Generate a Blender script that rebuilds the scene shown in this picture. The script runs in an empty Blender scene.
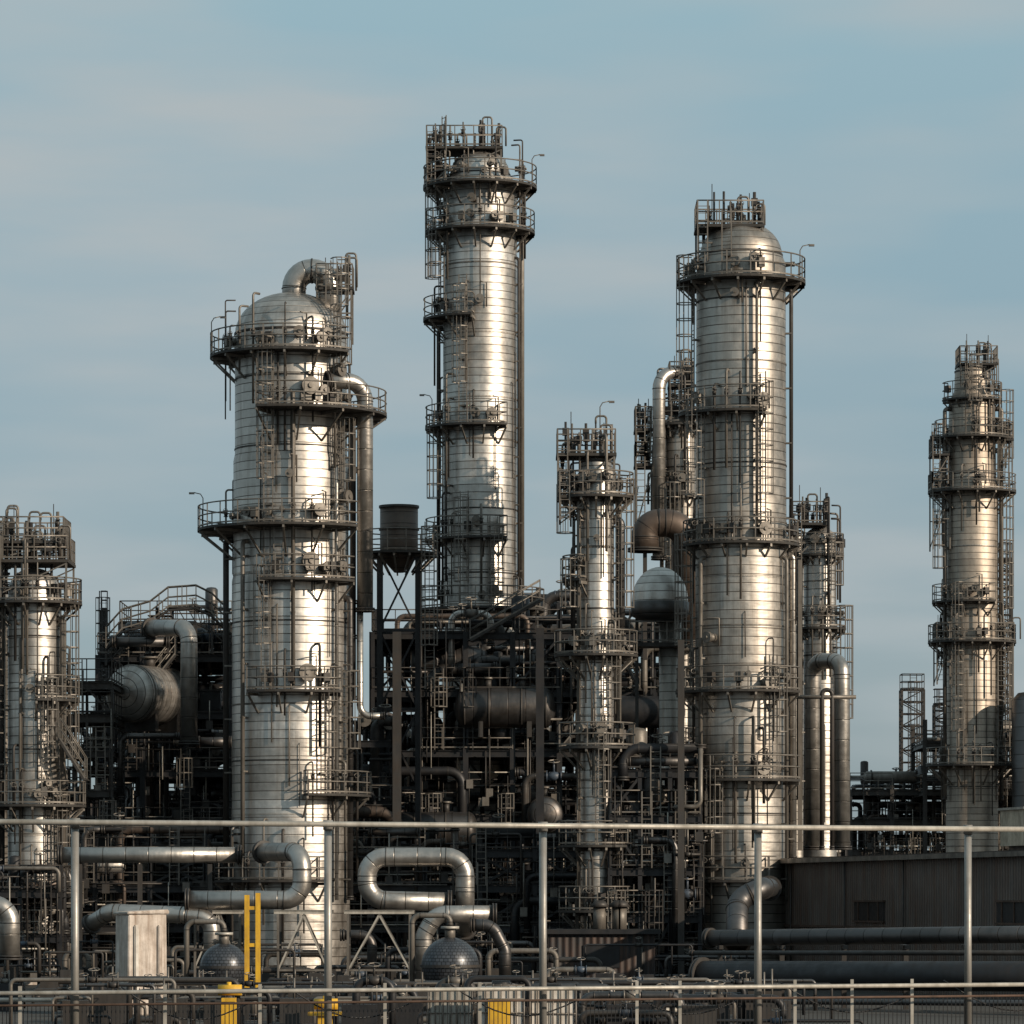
import bpy, math, random, bmesh
from mathutils import Vector, Matrix
rnd = random.Random(11)
sc = bpy.context.scene
CAMZ = 4.0; HOR = 900.0; K = 4000.0
def X(px, d): return (px-512)*d/K
def Z(py, d): return CAMZ+(HOR-py)*d/K
def Pt(px, py, d): return Vector((X(px, d), d-200, Z(py, d)))
def S(px, d): return px*d/K

# ------------------------------------------------------------------ materials
MATS = {}
def newmat(name):
    m = bpy.data.materials.new(name); m.use_nodes = True
    nt = m.node_tree; MATS[name] = m
    return m, nt, nt.nodes["Principled BSDF"]
def N(nt, t, **kw):
    n = nt.nodes.new(t)
    for k, v in kw.items(): setattr(n, k, v)
    return n
def mixc(nt, fac, a, b, mode='MIX'):
    n = nt.nodes.new('ShaderNodeMix'); n.data_type = 'RGBA'; n.blend_type = mode
    for sock, v in ((n.inputs[0], fac), (n.inputs[6], a), (n.inputs[7], b)):
        if isinstance(v, bpy.types.NodeSocket): nt.links.new(v, sock)
        elif isinstance(v, (int, float)): sock.default_value = v
        else: sock.default_value = (*v, 1)
    return n.outputs[2]
def ramp(nt, src, p0, c0, p1, c1):
    r = nt.nodes.new('ShaderNodeValToRGB')
    r.color_ramp.elements[0].position = p0; r.color_ramp.elements[0].color = (*c0, 1)
    r.color_ramp.elements[1].position = p1; r.color_ramp.elements[1].color = (*c1, 1)
    nt.links.new(src, r.inputs[0]); return r.outputs[0]
def mapping(nt, src, sc_):
    m = nt.nodes.new('ShaderNodeMapping'); m.inputs['Scale'].default_value = sc_
    nt.links.new(src, m.inputs[0]); return m.outputs[0]
def noise(nt, vec, scale, detail=4, rough=.55):
    n = nt.nodes.new('ShaderNodeTexNoise'); n.inputs['Scale'].default_value = scale
    n.inputs['Detail'].default_value = detail; n.inputs['Roughness'].default_value = rough
    nt.links.new(vec, n.inputs['Vector']); return n.outputs['Fac']
def brick(nt, uv, w, h, ms, c1, c2, cm, smooth=.4):
    br = N(nt, 'ShaderNodeTexBrick'); nt.links.new(uv, br.inputs['Vector'])
    br.inputs['Color1'].default_value = (*c1, 1); br.inputs['Color2'].default_value = (*c2, 1); br.inputs['Mortar'].default_value = (*cm, 1)
    br.inputs['Scale'].default_value = 1; br.inputs['Brick Width'].default_value = w
    br.inputs['Row Height'].default_value = h; br.inputs['Mortar Size'].default_value = ms; br.inputs['Mortar Smooth'].default_value = smooth
    return br
def clad(name, base, rough=.42, metal=.84, rowh=.42, bw=4.2, stain=(.12, .09, .068), stf=.55, var=.16):
    m, nt, b = newmat(name); L = nt.links.new
    tc = N(nt, 'ShaderNodeTexCoord')
    uv = tc.outputs['UV']
    lo = tuple(c*(1-var) for c in base); hi = tuple(min(1, c*(1+var)) for c in base)
    br = brick(nt, uv, bw, rowh, .004, lo, hi, tuple(c*.8 for c in base))
    ln = brick(nt, uv, 500, rowh, .024, (1, 1, 1), (1, 1, 1), (.26, .25, .24))
    br2 = brick(nt, uv, 500, rowh*7, .014, (.74, .72, .70), (1.12, 1.12, 1.12), (.5, .5, .5))
    c = mixc(nt, 1.0, br.outputs['Color'], br2.outputs['Color'], 'MULTIPLY')
    c = mixc(nt, 1.0, c, ln.outputs['Color'], 'MULTIPLY')
    st = noise(nt, mapping(nt, uv, (2.6, .13, 1)), 1.0, 6, .65)
    stm = ramp(nt, st, .44, (0, 0, 0), .72, (1, 1, 1))
    bl = noise(nt, tc.outputs['Object'], .3, 6, .65)
    blm = ramp(nt, bl, .38, (.15, .15, .15), .66, (1, 1, 1))
    f = mixc(nt, 1.0, stm, blm, 'MULTIPLY')
    mm = N(nt, 'ShaderNodeMath', operation='MULTIPLY'); L(f, mm.inputs[0]); mm.inputs[1].default_value = stf*1.4
    c2 = mixc(nt, mm.outputs[0], c, stain)
    g = noise(nt, tc.outputs['Object'], 1.9, 6, .65)
    gm = ramp(nt, g, .3, (.76, .75, .735), .7, (1.08, 1.08, 1.08))
    c3 = mixc(nt, 1.0, c2, gm, 'MULTIPLY')
    L(c3, b.inputs['Base Color'])
    b.inputs['Metallic'].default_value = metal
    rr = ramp(nt, g, .3, (rough-.05,)*3, .75, (rough+.13,)*3)
    L(rr, b.inputs['Roughness'])
    h = N(nt, 'ShaderNodeMath', operation='MULTIPLY_ADD'); L(ln.outputs['Fac'], h.inputs[0]); h.inputs[1].default_value = -1.1
    dn = noise(nt, mapping(nt, uv, (.9, 2.4, 1)), 1.0, 2, .5); L(dn, h.inputs[2])
    bp = N(nt, 'ShaderNodeBump'); bp.inputs['Strength'].default_value = .4; bp.inputs['Distance'].default_value = .05
    L(h.outputs[0], bp.inputs['Height']); L(bp.outputs[0], b.inputs['Normal'])
    return m
def paint(name, base, rough=.55, metal=0., dirt=(.05, .04, .03), df=.6, sc_=1.5):
    m, nt, b = newmat(name); L = nt.links.new
    tc = N(nt, 'ShaderNodeTexCoord'); o = tc.outputs['Object']
    n1 = noise(nt, o, sc_, 6, .65); n2 = noise(nt, mapping(nt, o, (3, 3, .5)), 1.2, 5, .6)
    m1 = ramp(nt, n1, .42, (0, 0, 0), .72, (df, df, df)); 
    c = mixc(nt, m1, base, dirt)
    m2 = ramp(nt, n2, .35, (.75, .74, .72), .65, (1.1, 1.1, 1.1))
    L(mixc(nt, 1.0, c, m2, 'MULTIPLY'), b.inputs['Base Color'])
    b.inputs['Metallic'].default_value = metal
    L(ramp(nt, n1, .3, (rough-.1,)*3, .7, (min(1, rough+.2),)*3), b.inputs['Roughness'])
    bp = N(nt, 'ShaderNodeBump'); bp.inputs['Strength'].default_value = .3; bp.inputs['Distance'].default_value = .02
    L(n1, bp.inputs['Height']); L(bp.outputs[0], b.inputs['Normal'])
    return m
clad('clad', (.53, .505, .475))
clad('clad2', (.44, .41, .375), rough=.45, stf=.6)
clad('clad_warm', (.42, .365, .31), rough=.5, stf=.6, metal=.65)
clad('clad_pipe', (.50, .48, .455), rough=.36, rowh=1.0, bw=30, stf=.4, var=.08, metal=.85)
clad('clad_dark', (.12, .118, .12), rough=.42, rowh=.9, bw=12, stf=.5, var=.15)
clad('brown_steel', (.105, .08, .066), rough=.5, rowh=.6, bw=5, stf=.5, metal=.45)
paint('galv', (.175, .158, .14), .48, .4)
paint('galv_light', (.40, .375, .335), .5, .3, df=.4)
paint('post_galv', (.30, .285, .265), .45, .5, df=.4)
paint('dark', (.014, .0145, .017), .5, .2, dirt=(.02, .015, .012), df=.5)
paint('mid', (.042, .039, .037), .5, .3, dirt=(.036, .024, .016), df=.6)
paint('rust', (.075, .042, .028), .8, .0, dirt=(.04, .028, .02), df=.8)
paint('deck', (.038, .036, .034), .7, .3)
paint('white', (.55, .52, .48), .55, 0, dirt=(.22, .16, .11), df=.6)
paint('yellow', (.62, .36, .02), .5, 0, dirt=(.22, .10, .03), df=.6)
paint('blue', (.05, .07, .10), .5, 0)
paint('cream', (.50, .42, .32), .6, 0)
m, nt, b = newmat('concrete'); tc = N(nt, 'ShaderNodeTexCoord'); o = tc.outputs['Object']
n1 = noise(nt, mapping(nt, o, (5, 5, .35)), 1.0, 7, .7); n2 = noise(nt, o, 2.2, 8, .7)
c = mixc(nt, ramp(nt, n1, .42, (0, 0, 0), .68, (.85, .85, .85)), (.58, .52, .47), (.24, .17, .125))
c = mixc(nt, 1.0, c, ramp(nt, n2, .3, (.62, .6, .58), .7, (1.1, 1.1, 1.1)), 'MULTIPLY')
nt.links.new(c, b.inputs['Base Color']); b.inputs['Roughness'].default_value = .9
bp = N(nt, 'ShaderNodeBump'); bp.inputs['Strength'].default_value = .5; bp.inputs['Distance'].default_value = .03; nt.links.new(n2, bp.inputs['Height']); nt.links.new(bp.outputs[0], b.inputs['Normal'])

def siding(name, base, pitch=8.0):
    m, nt, b = newmat(name); L = nt.links.new
    tc = N(nt, 'ShaderNodeTexCoord'); uv = tc.outputs['UV']
    w = N(nt, 'ShaderNodeTexWave', wave_type='BANDS', bands_direction='X'); w.inputs['Scale'].default_value = pitch/6.28*.8
    w.inputs['Distortion'].default_value = 0; L(uv, w.inputs['Vector'])
    n = noise(nt, mapping(nt, uv, (1.6, .22, 1)), 1., 7, .7)
    n2 = noise(nt, uv, .5, 6, .65)
    c = mixc(nt, ramp(nt, n, .42, (0, 0, 0), .66, (.9, .9, .9)), base, (.10, .045, .022))
    c = mixc(nt, ramp(nt, n2, .4, (0, 0, 0), .7, (.6, .6, .6)), c, tuple(x*.4 for x in base))
    c = mixc(nt, 1.0, c, ramp(nt, w.outputs['Fac'], 0, (.6, .6, .6), 1, (1.1, 1.1, 1.1)), 'MULTIPLY')
    L(c, b.inputs['Base Color']); b.inputs['Roughness'].default_value = .65; b.inputs['Metallic'].default_value = .1
    bp = N(nt, 'ShaderNodeBump'); bp.inputs['Strength'].default_value = .8; bp.inputs['Distance'].default_value = .06
    L(w.outputs['Fac'], bp.inputs['Height']); L(bp.outputs[0], b.inputs['Normal'])
siding('siding', (.14, .115, .10)); siding('siding_dark', (.025, .025, .028))
m, nt, b = newmat('jacket'); tc = N(nt, 'ShaderNodeTexCoord')
ck = brick(nt, tc.outputs['UV'], .17, .13, .016, (.085, .09, .10), (.05, .055, .065), (.012, .012, .012))
nt.links.new(ck.outputs[0], b.inputs['Base Color']); b.inputs['Metallic'].default_value = .5; b.inputs['Roughness'].default_value = .36
m, nt, b = newmat('ground'); tc = N(nt, 'ShaderNodeTexCoord')
n1 = noise(nt, tc.outputs['Object'], .25, 8, .7); n2 = noise(nt, tc.outputs['Object'], 3, 6, .7)
c = mixc(nt, ramp(nt, n1, .35, (0, 0, 0), .65, (1, 1, 1)), (.022, .022, .02), (.05, .045, .038))
c = mixc(nt, 1.0, c, ramp(nt, n2, .3, (.6, .6, .6), .7, (1.2, 1.2, 1.2)), 'MULTIPLY')
nt.links.new(c, b.inputs['Base Color']); b.inputs['Roughness'].default_value = .95

# ------------------------------------------------------------------ mesh builder
class MB:
    def __init__(s): s.v = []; s.f = []; s.m = []; s.sm = []; s.uv = []; s.mats = []
    def mi(s, name):
        if name not in s.mats: s.mats.append(name)
        return s.mats.index(name)
    def face(s, idx, mat, sm, uv=None):
        s.f.append(idx); s.m.append(mat); s.sm.append(sm); s.uv.append(uv or [(0, 0)]*len(idx))
    def tube(s, pts, r, n=6, mat='galv', caps=True, ref=None):
        pts = [Vector(p) for p in pts]; k = len(pts)
        rs = r if isinstance(r, (list, tuple)) else [r]*k
        mi = s.mi(mat); base = len(s.v)
        T = []
        for i in range(k):
            a = pts[max(i-1, 0)]; b = pts[min(i+1, k-1)]
            t = (b-a)
            if t.length < 1e-9: t = Vector((0, 0, 1))
            T.append(t.normalized())
        up = Vector((0, 1, 0)) if abs(T[0].y) < .9 else Vector((0, 0, 1))
        nrm = (up - T[0]*up.dot(T[0])).normalized()
        L = 0; Ls = []
        for i in range(k):
            if i:
                L += (pts[i]-pts[i-1]).length
                nrm = nrm - T[i]*nrm.dot(T[i])
                nrm.normalize()
            Ls.append(L); bn = T[i].cross(nrm)
            for j in range(n):
                a = 2*math.pi*(j+.5)/n
                s.v.append(pts[i]+(nrm*math.cos(a)+bn*math.sin(a))*rs[i])
        rm = max(rs)
        for i in range(k-1):
            for j in range(n):
                j2 = (j+1) % n
                u0 = j/n*6.283*rm; u1 = (j+1)/n*6.283*rm
                s.face((base+i*n+j, base+i*n+j2, base+(i+1)*n+j2, base+(i+1)*n+j), mi, n > 4,
                       [(u0, Ls[i]), (u1, Ls[i]), (u1, Ls[i+1]), (u0, Ls[i+1])])
        if caps:
            s.face(tuple(base+j for j in reversed(range(n))), mi, False)
            s.face(tuple(base+(k-1)*n+j for j in range(n)), mi, False)
    def box(s, c, sz, mat='mid', rot=0., M=None):
        c = Vector(c); mi = s.mi(mat); b = len(s.v)
        R = M if M else Matrix.Rotation(rot, 3, 'Z')
        for dz in (-.5, .5):
            for dx, dy in ((-.5, -.5), (.5, -.5), (.5, .5), (-.5, .5)):
                s.v.append(c+R @ Vector((dx*sz[0], dy*sz[1], dz*sz[2])))
        for q, (w, h) in (((3, 2, 1, 0), (0, 1)), ((4, 5, 6, 7), (0, 1)), ((0, 1, 5, 4), (0, 2)), ((1, 2, 6, 5), (1, 2)), ((2, 3, 7, 6), (0, 2)), ((3, 0, 4, 7), (1, 2))):
            s.face(tuple(b+i for i in q), mi, False, [(0, 0), (sz[w], 0), (sz[w], sz[h]), (0, sz[h])])
    def beam(s, p, q, w, h=None, mat='mid', up=None):
        p = Vector(p); q = Vector(q); t = q-p; L = t.length
        if L < 1e-6: return
        t.normalize(); h = h or w
        u = Vector(up) if up else (Vector((0, 0, 1)) if abs(t.z) < .9 else Vector((0, 1, 0)))
        a = t.cross(u).normalized(); b = a.cross(t)
        M = Matrix((t, a, b)).transposed()
        s.box((p+q)/2, (L, w, h), mat, M=M)
    def ibeam(s, p, q, w, h=None, mat='mid', up=None):
        h = h or w
        p = Vector(p); q = Vector(q); t = (q-p).normalized()
        u = Vector(up) if up else (Vector((0, 0, 1)) if abs(t.z) < .9 else Vector((0, 1, 0)))
        a = t.cross(u).normalized(); b = a.cross(t); th = h*.1
        s.beam(p, q, th, h-2*th, mat, up)
        for sg in (-1, 1): s.beam(p+b*sg*(h-th)/2, q+b*sg*(h-th)/2, w, th, mat, up)
    def lathe(s, prof, M=None, c=(0, 0, 0), n=64, mat='clad', sm=True):
        M = M or Matrix.Identity(3); c = Vector(c); mi = s.mi(mat); base = len(s.v)
        rm = max(p[0] for p in prof); a0 = math.pi/2
        L = 0; Ls = [prof[0][1]]
        for i in range(1, len(prof)):
            Ls.append(Ls[-1]+math.hypot(prof[i][0]-prof[i-1][0], prof[i][1]-prof[i-1][1]))
        for (r, z) in prof:
            for j in range(n):
                a = a0+2*math.pi*j/n
                s.v.append(c+M @ Vector((max(r, 1e-3)*math.cos(a), max(r, 1e-3)*math.sin(a), z)))
        for i in range(len(prof)-1):
            for j in range(n):
                j2 = (j+1) % n
                u0 = j/n*6.283*rm; u1 = (j+1)/n*6.283*rm
                s.face((base+i*n+j, base+i*n+j2, base+(i+1)*n+j2, base+(i+1)*n+j), mi, sm,
                       [(u0, Ls[i]), (u1, Ls[i]), (u1, Ls[i+1]), (u0, Ls[i+1])])
    def ring(s, c, r0, r1, z, h, mat='mid', n=64):
        s.lathe([(r0, z-h/2), (r1, z-h/2), (r1, z+h/2), (r0, z+h/2)], c=c, n=n, mat=mat, sm=False)
    def rail(s, pts, h=1.1, mat='galv', closed=False, r=.035, step=1.0):
        pts = [Vector(p) for p in pts]
        for hh in (h, h*.52):
            s.tube([p+Vector((0, 0, hh)) for p in pts], r, 5, mat)
        s.tube([p+Vector((0, 0, .09)) for p in pts], .05, 4, mat)
        acc = step
        for i, p in enumerate(pts):
            if i: acc += (p-pts[i-1]).length
            if i and (p-pts[i-1]).length > step*1.5:
                k = int((p-pts[i-1]).length/step)
                for j in range(1, k):
                    q = pts[i-1].lerp(p, j/k); s.tube([q, q+Vector((0, 0, h))], r, 4, mat, False)
                acc = step
            if acc >= step or i == len(pts)-1:
                s.tube([p, p+Vector((0, 0, h))], r*1.1, 4, mat, False); acc = 0
    def arcplat(s, cx, cy, z, rin, rout, a0, a1, mat='galv', deck='deck', h=1.1):
        full = a1-a0 >= 359
        n = max(3, int(abs(a1-a0)/7)); A = [math.radians(a0+(a1-a0)*i/n) for i in range(n+1)]
        mi = s.mi(deck); t = .12
        for i in range(n):
            b = len(s.v)
            for a in (A[i], A[i+1]):
                for r in (rin, rout):
                    for zz in (z-t, z): s.v.append(Vector((cx+r*math.cos(a), cy+r*math.sin(a), zz)))
            for q in ((1, 3, 7, 5), (0, 4, 6, 2), (2, 6, 7, 3), (0, 1, 5, 4)): s.face(tuple(b+k for k in q), mi, False)
            if i == 0 and not full: s.face((b, b+2, b+3, b+1), mi, False)
            if i == n-1 and not full: s.face((b+4, b+5, b+7, b+6), mi, False)
        ro = rout-.04
        arc = [Vector((cx+ro*math.cos(a), cy+ro*math.sin(a), z)) for a in A]
        if not full:
            arc = [Vector((cx+(rin+.1)*math.cos(A[0]), cy+(rin+.1)*math.sin(A[0]), z))]+arc+[Vector((cx+(rin+.1)*math.cos(A[-1]), cy+(rin+.1)*math.sin(A[-1]), z))]
        s.rail(arc, h, mat, r=.036, step=.8)
        nb = max(2, int((a1-a0)/24))
        for i in range(nb+1):
            a = math.radians(a0+(a1-a0)*i/nb); ca, sa = math.cos(a), math.sin(a)
            s.beam((cx+rin*ca, cy+rin*sa, z-.2), (cx+(rout-.05)*ca, cy+(rout-.05)*sa, z-.2), .1, .14, mat)
            dz = min(1.3, (rout-rin)*.9)
            s.beam((cx+(rin-.02)*ca, cy+(rin-.02)*sa, z-.2-dz), (cx+(rout-.15)*ca, cy+(rout-.15)*sa, z-.25), .08, .08, mat)
    def ladder(s, x, y, z0, z1, ang, mat='galv', cage=True, w=.46):
        a = math.radians(ang); o = Vector((math.cos(a), math.sin(a), 0)); t = Vector((-o.y, o.x, 0)); b = Vector((x, y, 0))
        z1r = z1+1.1
        for sg in (-1, 1):
            q = b+t*sg*w/2; s.tube([q+Vector((0, 0, z0)), q+Vector((0, 0, z1r))], .04, 4, mat)
        z = z0+.3
        while z < z1r:
            s.tube([b-t*w/2+Vector((0, 0, z)), b+t*w/2+Vector((0, 0, z))], .022, 4, mat, False); z += .33
        if cage and z1-z0 > 3:
            z = z0+2.2
            angs = [-100+200*i/6 for i in range(7)]
            def cp(d, zz): 
                r = math.radians(d); return b+o*(.4+.4*math.cos(r)*1.0)+t*(.42*math.sin(r))+Vector((0, 0, zz))
            while z < z1r+.1:
                s.tube([b-t*w/2+Vector((0, 0, z))]+[cp(d, z) for d in angs]+[b+t*w/2+Vector((0, 0, z))], .034, 4, mat, False); z += .75
            for d in angs: s.tube([cp(d, z0+2.2), cp(d, z-.75)], .026, 4, mat, False)
    def nozzle(s, cx, cy, R, z, ang, r=.3, mat='mid', L=.4):
        a = math.radians(ang); o = Vector((math.cos(a), math.sin(a), 0)); p = Vector((cx, cy, z))
        s.tube([p+o*(R-.1), p+o*(R+L)], r, 16, mat); s.tube([p+o*(R+L), p+o*(R+L+.07)], r*1.3, 16, 'galv'); s.tube([p+o*(R+L+.09), p+o*(R+L+.16)], r*1.3, 16, 'galv')
        s.tube([p+o*(R+L+.16), p+o*(R+L+.24)], r*.4, 8, 'galv')
    def lamp(s, x, y, z, dirx=1, h=1.75, mat='galv'):
        p = Vector((x, y, z)); e = p+Vector((dirx*.45, 0, h+.08))
        s.tube([p, p+Vector((0, 0, h-.2)), p+Vector((dirx*.12, 0, h)), e], .026, 5, mat)
        s.box(e+Vector((dirx*.1, 0, -.04)), (.26, .16, .09), 'galv')
    def valve(s, p, ax='x', r=.14, mat='mid'):
        p = Vector(p); d = Vector((1, 0, 0)) if ax == 'x' else Vector((0, 0, 1))
        s.tube([p-d*r*2, p-d*r*1.7], r*1.5, 10, mat); s.tube([p+d*r*1.7, p+d*r*2], r*1.5, 10, mat)
        s.tube([p-d*r*1.7, p, p+d*r*1.7], [r, r*1.35, r], 8, mat)
        st = Vector((0, -1, .4)).normalized() if ax != 'x' else Vector((0, -.3, 1)).normalized()
        s.tube([p, p+st*r*4], r*.3, 5, mat)
        q = p+st*r*4; a = st.cross(Vector((1, 0, 0.01))).normalized(); b = st.cross(a)
        s.tube([q+(a*math.cos(k*.7854)+b*math.sin(k*.7854))*r*1.5 for k in range(9)], r*.18, 4, 'galv')
    def route(s, pts, r, mat='clad_pipe', n=20, bend=1.5, flanges=True, fl='mid'):
        pts = [Vector(p) for p in pts]; out = [pts[0]]
        for i in range(1, len(pts)-1):
            p = pts[i]; a = (pts[i-1]-p); b = (pts[i+1]-p); la, lb = a.length, b.length; a.normalize(); b.normalize()
            ang = a.angle(b)
            if ang > 3.1: continue
            R = bend*2*r; dd = R/math.tan(ang/2); dd = min(dd, la*.49, lb*.49); R = dd*math.tan(ang/2)
            ctr = p+(a+b).normalized()*(R/math.sin(ang/2))
            u = (p+a*dd-ctr); w = (p+b*dd-ctr); tot = u.angle(w)
            k = 7
            for j in range(k+1):
                f = j/k
                out.append(ctr+(u*math.sin((1-f)*tot)+w*math.sin(f*tot))/math.sin(tot))
            if flanges:
                for q, dr in ((p+a*dd, a), (p+b*dd, b)):
                    s.tube([q-dr*.02, q+dr*.02], r*1.05, n, fl)
        out.append(pts[-1]); s.tube(out, r, n, mat)
        if flanges:
            for q, dr in ((pts[0], (pts[1]-pts[0]).normalized()), (pts[-1], (pts[-2]-pts[-1]).normalized())):
                s.tube([q, q+dr*.08], r*1.25, n, fl)
                s.tube([q+dr*.12, q+dr*.2], r*1.25, n, fl)
    def build(s, name, loc=Vector((0, 0, 0)), parent=None):
        if not s.f: return None
        me = bpy.data.meshes.new(name); me.from_pydata([v-loc for v in s.v], [], s.f)
        for k in s.mats: me.materials.append(MATS[k])
        me.polygons.foreach_set('material_index', s.m); me.polygons.foreach_set('use_smooth', s.sm)
        ul = me.uv_layers.new(name='UVMap'); flat = []
        for u in s.uv:
            for a in u: flat += [a[0], a[1]]
        ul.data.foreach_set('uv', flat); me.update()
        o = bpy.data.objects.new(name, me); sc.collection.objects.link(o)
        if parent: o.parent = parent
        else: o.location = loc
        return o
class Thing:
    def __init__(s, name, loc): s.name = name; s.loc = Vector(loc); s.parts = {}
    def __getitem__(s, k):
        if k not in s.parts: s.parts[k] = MB()
        return s.parts[k]
    def done(s):
        e = bpy.data.objects.new(s.name, None); e.location = s.loc; e.empty_display_size = .5; sc.collection.objects.link(e)
        for k, p in s.parts.items(): p.build(k, s.loc, e)
        return e

# ------------------------------------------------------------------ columns
def column(name, cxp, d, secs, dome, plats, ladders=(), pipes=(), nozz=(), mat='clad', bands=3.2, junk=6, topplat=None, lamps=(), base=0., seed=1):
    R_ = random.Random(seed)
    cx = X(cxp, d); cy = d-200; T = Thing(name, (cx, cy, base)); sh = T['shell']; pl = T['platforms']; la = T['ladders']; pi = T['piping']
    ys = [(Z(y, d), S(w, d)) for y, w in secs]
    zt, rt = ys[0]; H = S(dome, d)
    pr2 = [(ys[-1][1], base)]+[(r, z) for z, r in reversed(ys[:-1])]
    k = 12
    dm = [(rt*math.cos(a), zt+H*math.sin(a)) for a in [math.pi/2*i/k for i in range(1, k+1)]]
    sh.lathe(pr2+dm, c=(cx, cy, 0), mat=mat)
    def Rat(z):
        for i in range(len(ys)-1):
            if ys[i][0] >= z >= ys[i+1][0]:
                f = (ys[i][0]-z)/(ys[i][0]-ys[i+1][0]+1e-6); return ys[i][1]*(1-f)+ys[i+1][1]*f
        return ys[0][1] if z > ys[0][0] else ys[-1][1]
    sh.ring((cx, cy, 0), rt*.98, rt+.04, zt, .1, 'mid')
    z = zt-bands*.7
    while z > base+2:
        r = Rat(z); sh.ring((cx, cy, 0), r-.03, r+.03, z, .07, R_.choice(['mid', 'galv', 'clad2']))
        z -= bands*R_.uniform(.7, 1.3)
    sh.ring((cx, cy, 0), ys[-1][1]-.05, ys[-1][1]+.3, base+.1, .2, 'concrete')
    for (py, wpx, a0, a1) in plats:
        z = Z(py, d); r = Rat(z); pl.arcplat(cx, cy, z, r+.04, r+S(wpx, d), a0, a1)
        for _ in range(max(1, int((a1-a0)/40*junk/6))):
            a = R_.uniform(a0+5, a1-5); rr = r+.25+R_.random()*.25; ca, sa = math.cos(math.radians(a)), math.sin(math.radians(a))
            p = Vector((cx+rr*ca, cy+rr*sa, z)); t = R_.random()
            if t < .3: pi.nozzle(cx, cy, r, z+R_.uniform(.5, 1.0), a, R_.uniform(.09, .2), R_.choice(['mid', 'galv']), L=.3)
            elif t < .75:
                zz = z+R_.uniform(1.2, 3); pi.route([p+Vector((-ca*.5, -sa*.5, zz-z)), p+Vector((0, 0, zz-z)), p+Vector((0, 0, -R_.uniform(1, 4)))], R_.uniform(.03, .07), R_.choice(['galv', 'mid']), 8, flanges=False)
                pi.valve(p+Vector((0, 0, .8)), 'z', .08)
            else: pi.box(p+Vector((0, 0, .6)), (.3, .3, .45), R_.choice(['mid', 'mid', 'galv']), math.radians(a)); pi.tube([p, p+Vector((0, 0, .4))], .05, 5)
    for (ang, y1, y0) in ladders:
        z1, z0 = Z(y1, d), Z(y0, d); r = max(Rat(z1), Rat(z0))+.22; a = math.radians(ang)
        la.ladder(cx+r*math.cos(a), cy+r*math.sin(a), z0, z1, ang)
        zz = z0+1
        while zz < z1:
            la.beam((cx+(r-.25)*math.cos(a), cy+(r-.25)*math.sin(a), zz), (cx+r*math.cos(a), cy+r*math.sin(a), zz), .4, .06, 'galv'); zz += 2.5
    for (ang, y1, y0, rp, m_) in pipes:
        z1, z0 = Z(y1, d), Z(y0, d); rr = S(rp, d); r = max(Rat(z1), Rat(z0))+rr+.14; a = math.radians(ang); ca, sa = math.cos(a), math.sin(a)
        pi.route([(cx+(r-rr-.3)*ca, cy+(r-rr-.3)*sa, z1), (cx+r*ca, cy+r*sa, z1), (cx+r*ca, cy+r*sa, z0)], rr, m_, 14 if rr > .1 else 6, flanges=rr > .12)
        zz = z0+1
        while zz < z1-.5:
            pi.beam((cx+(r-rr-.2)*ca, cy+(r-rr-.2)*sa, zz), (cx+(r+rr*.5)*ca, cy+(r+rr*.5)*sa, zz), rr*2.3, .07, 'galv'); zz += 2.6
    for (ang, y, rp) in nozz:
        z = Z(y, d); pi.nozzle(cx, cy, Rat(z), z, ang, S(rp*.85, d), 'galv')
        a = math.radians(ang); r = Rat(z)
        t = Vector((-math.sin(a), math.cos(a), 0)); o = Vector((math.cos(a), math.sin(a), 0)); q = Vector((cx, cy, z))+o*(r+.1)+t*S(rp, d)*1.7
        pi.tube([q+Vector((0, 0, -.4)), q+Vector((0, 0, .9)), q+o*.5-t*S(rp, d)*1.5+Vector((0, 0, .9))], .04, 5)
    for _ in range(int(junk*.7)):
        a = R_.uniform(240, 345); z1 = R_.uniform(base+(zt-base)*.3, zt-1); z0 = z1-R_.uniform(2, 6); r = Rat(z0)+.1; ca, sa = math.cos(math.radians(a)), math.sin(math.radians(a))
        pi.tube([(cx+(r-.15)*ca, cy+(r-.15)*sa, z1), (cx+r*ca, cy+r*sa, z1-.1), (cx+r*ca, cy+r*sa, max(z0, base))], R_.uniform(.02, .04), 6, R_.choice(['galv', 'mid', 'galv']))
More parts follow.
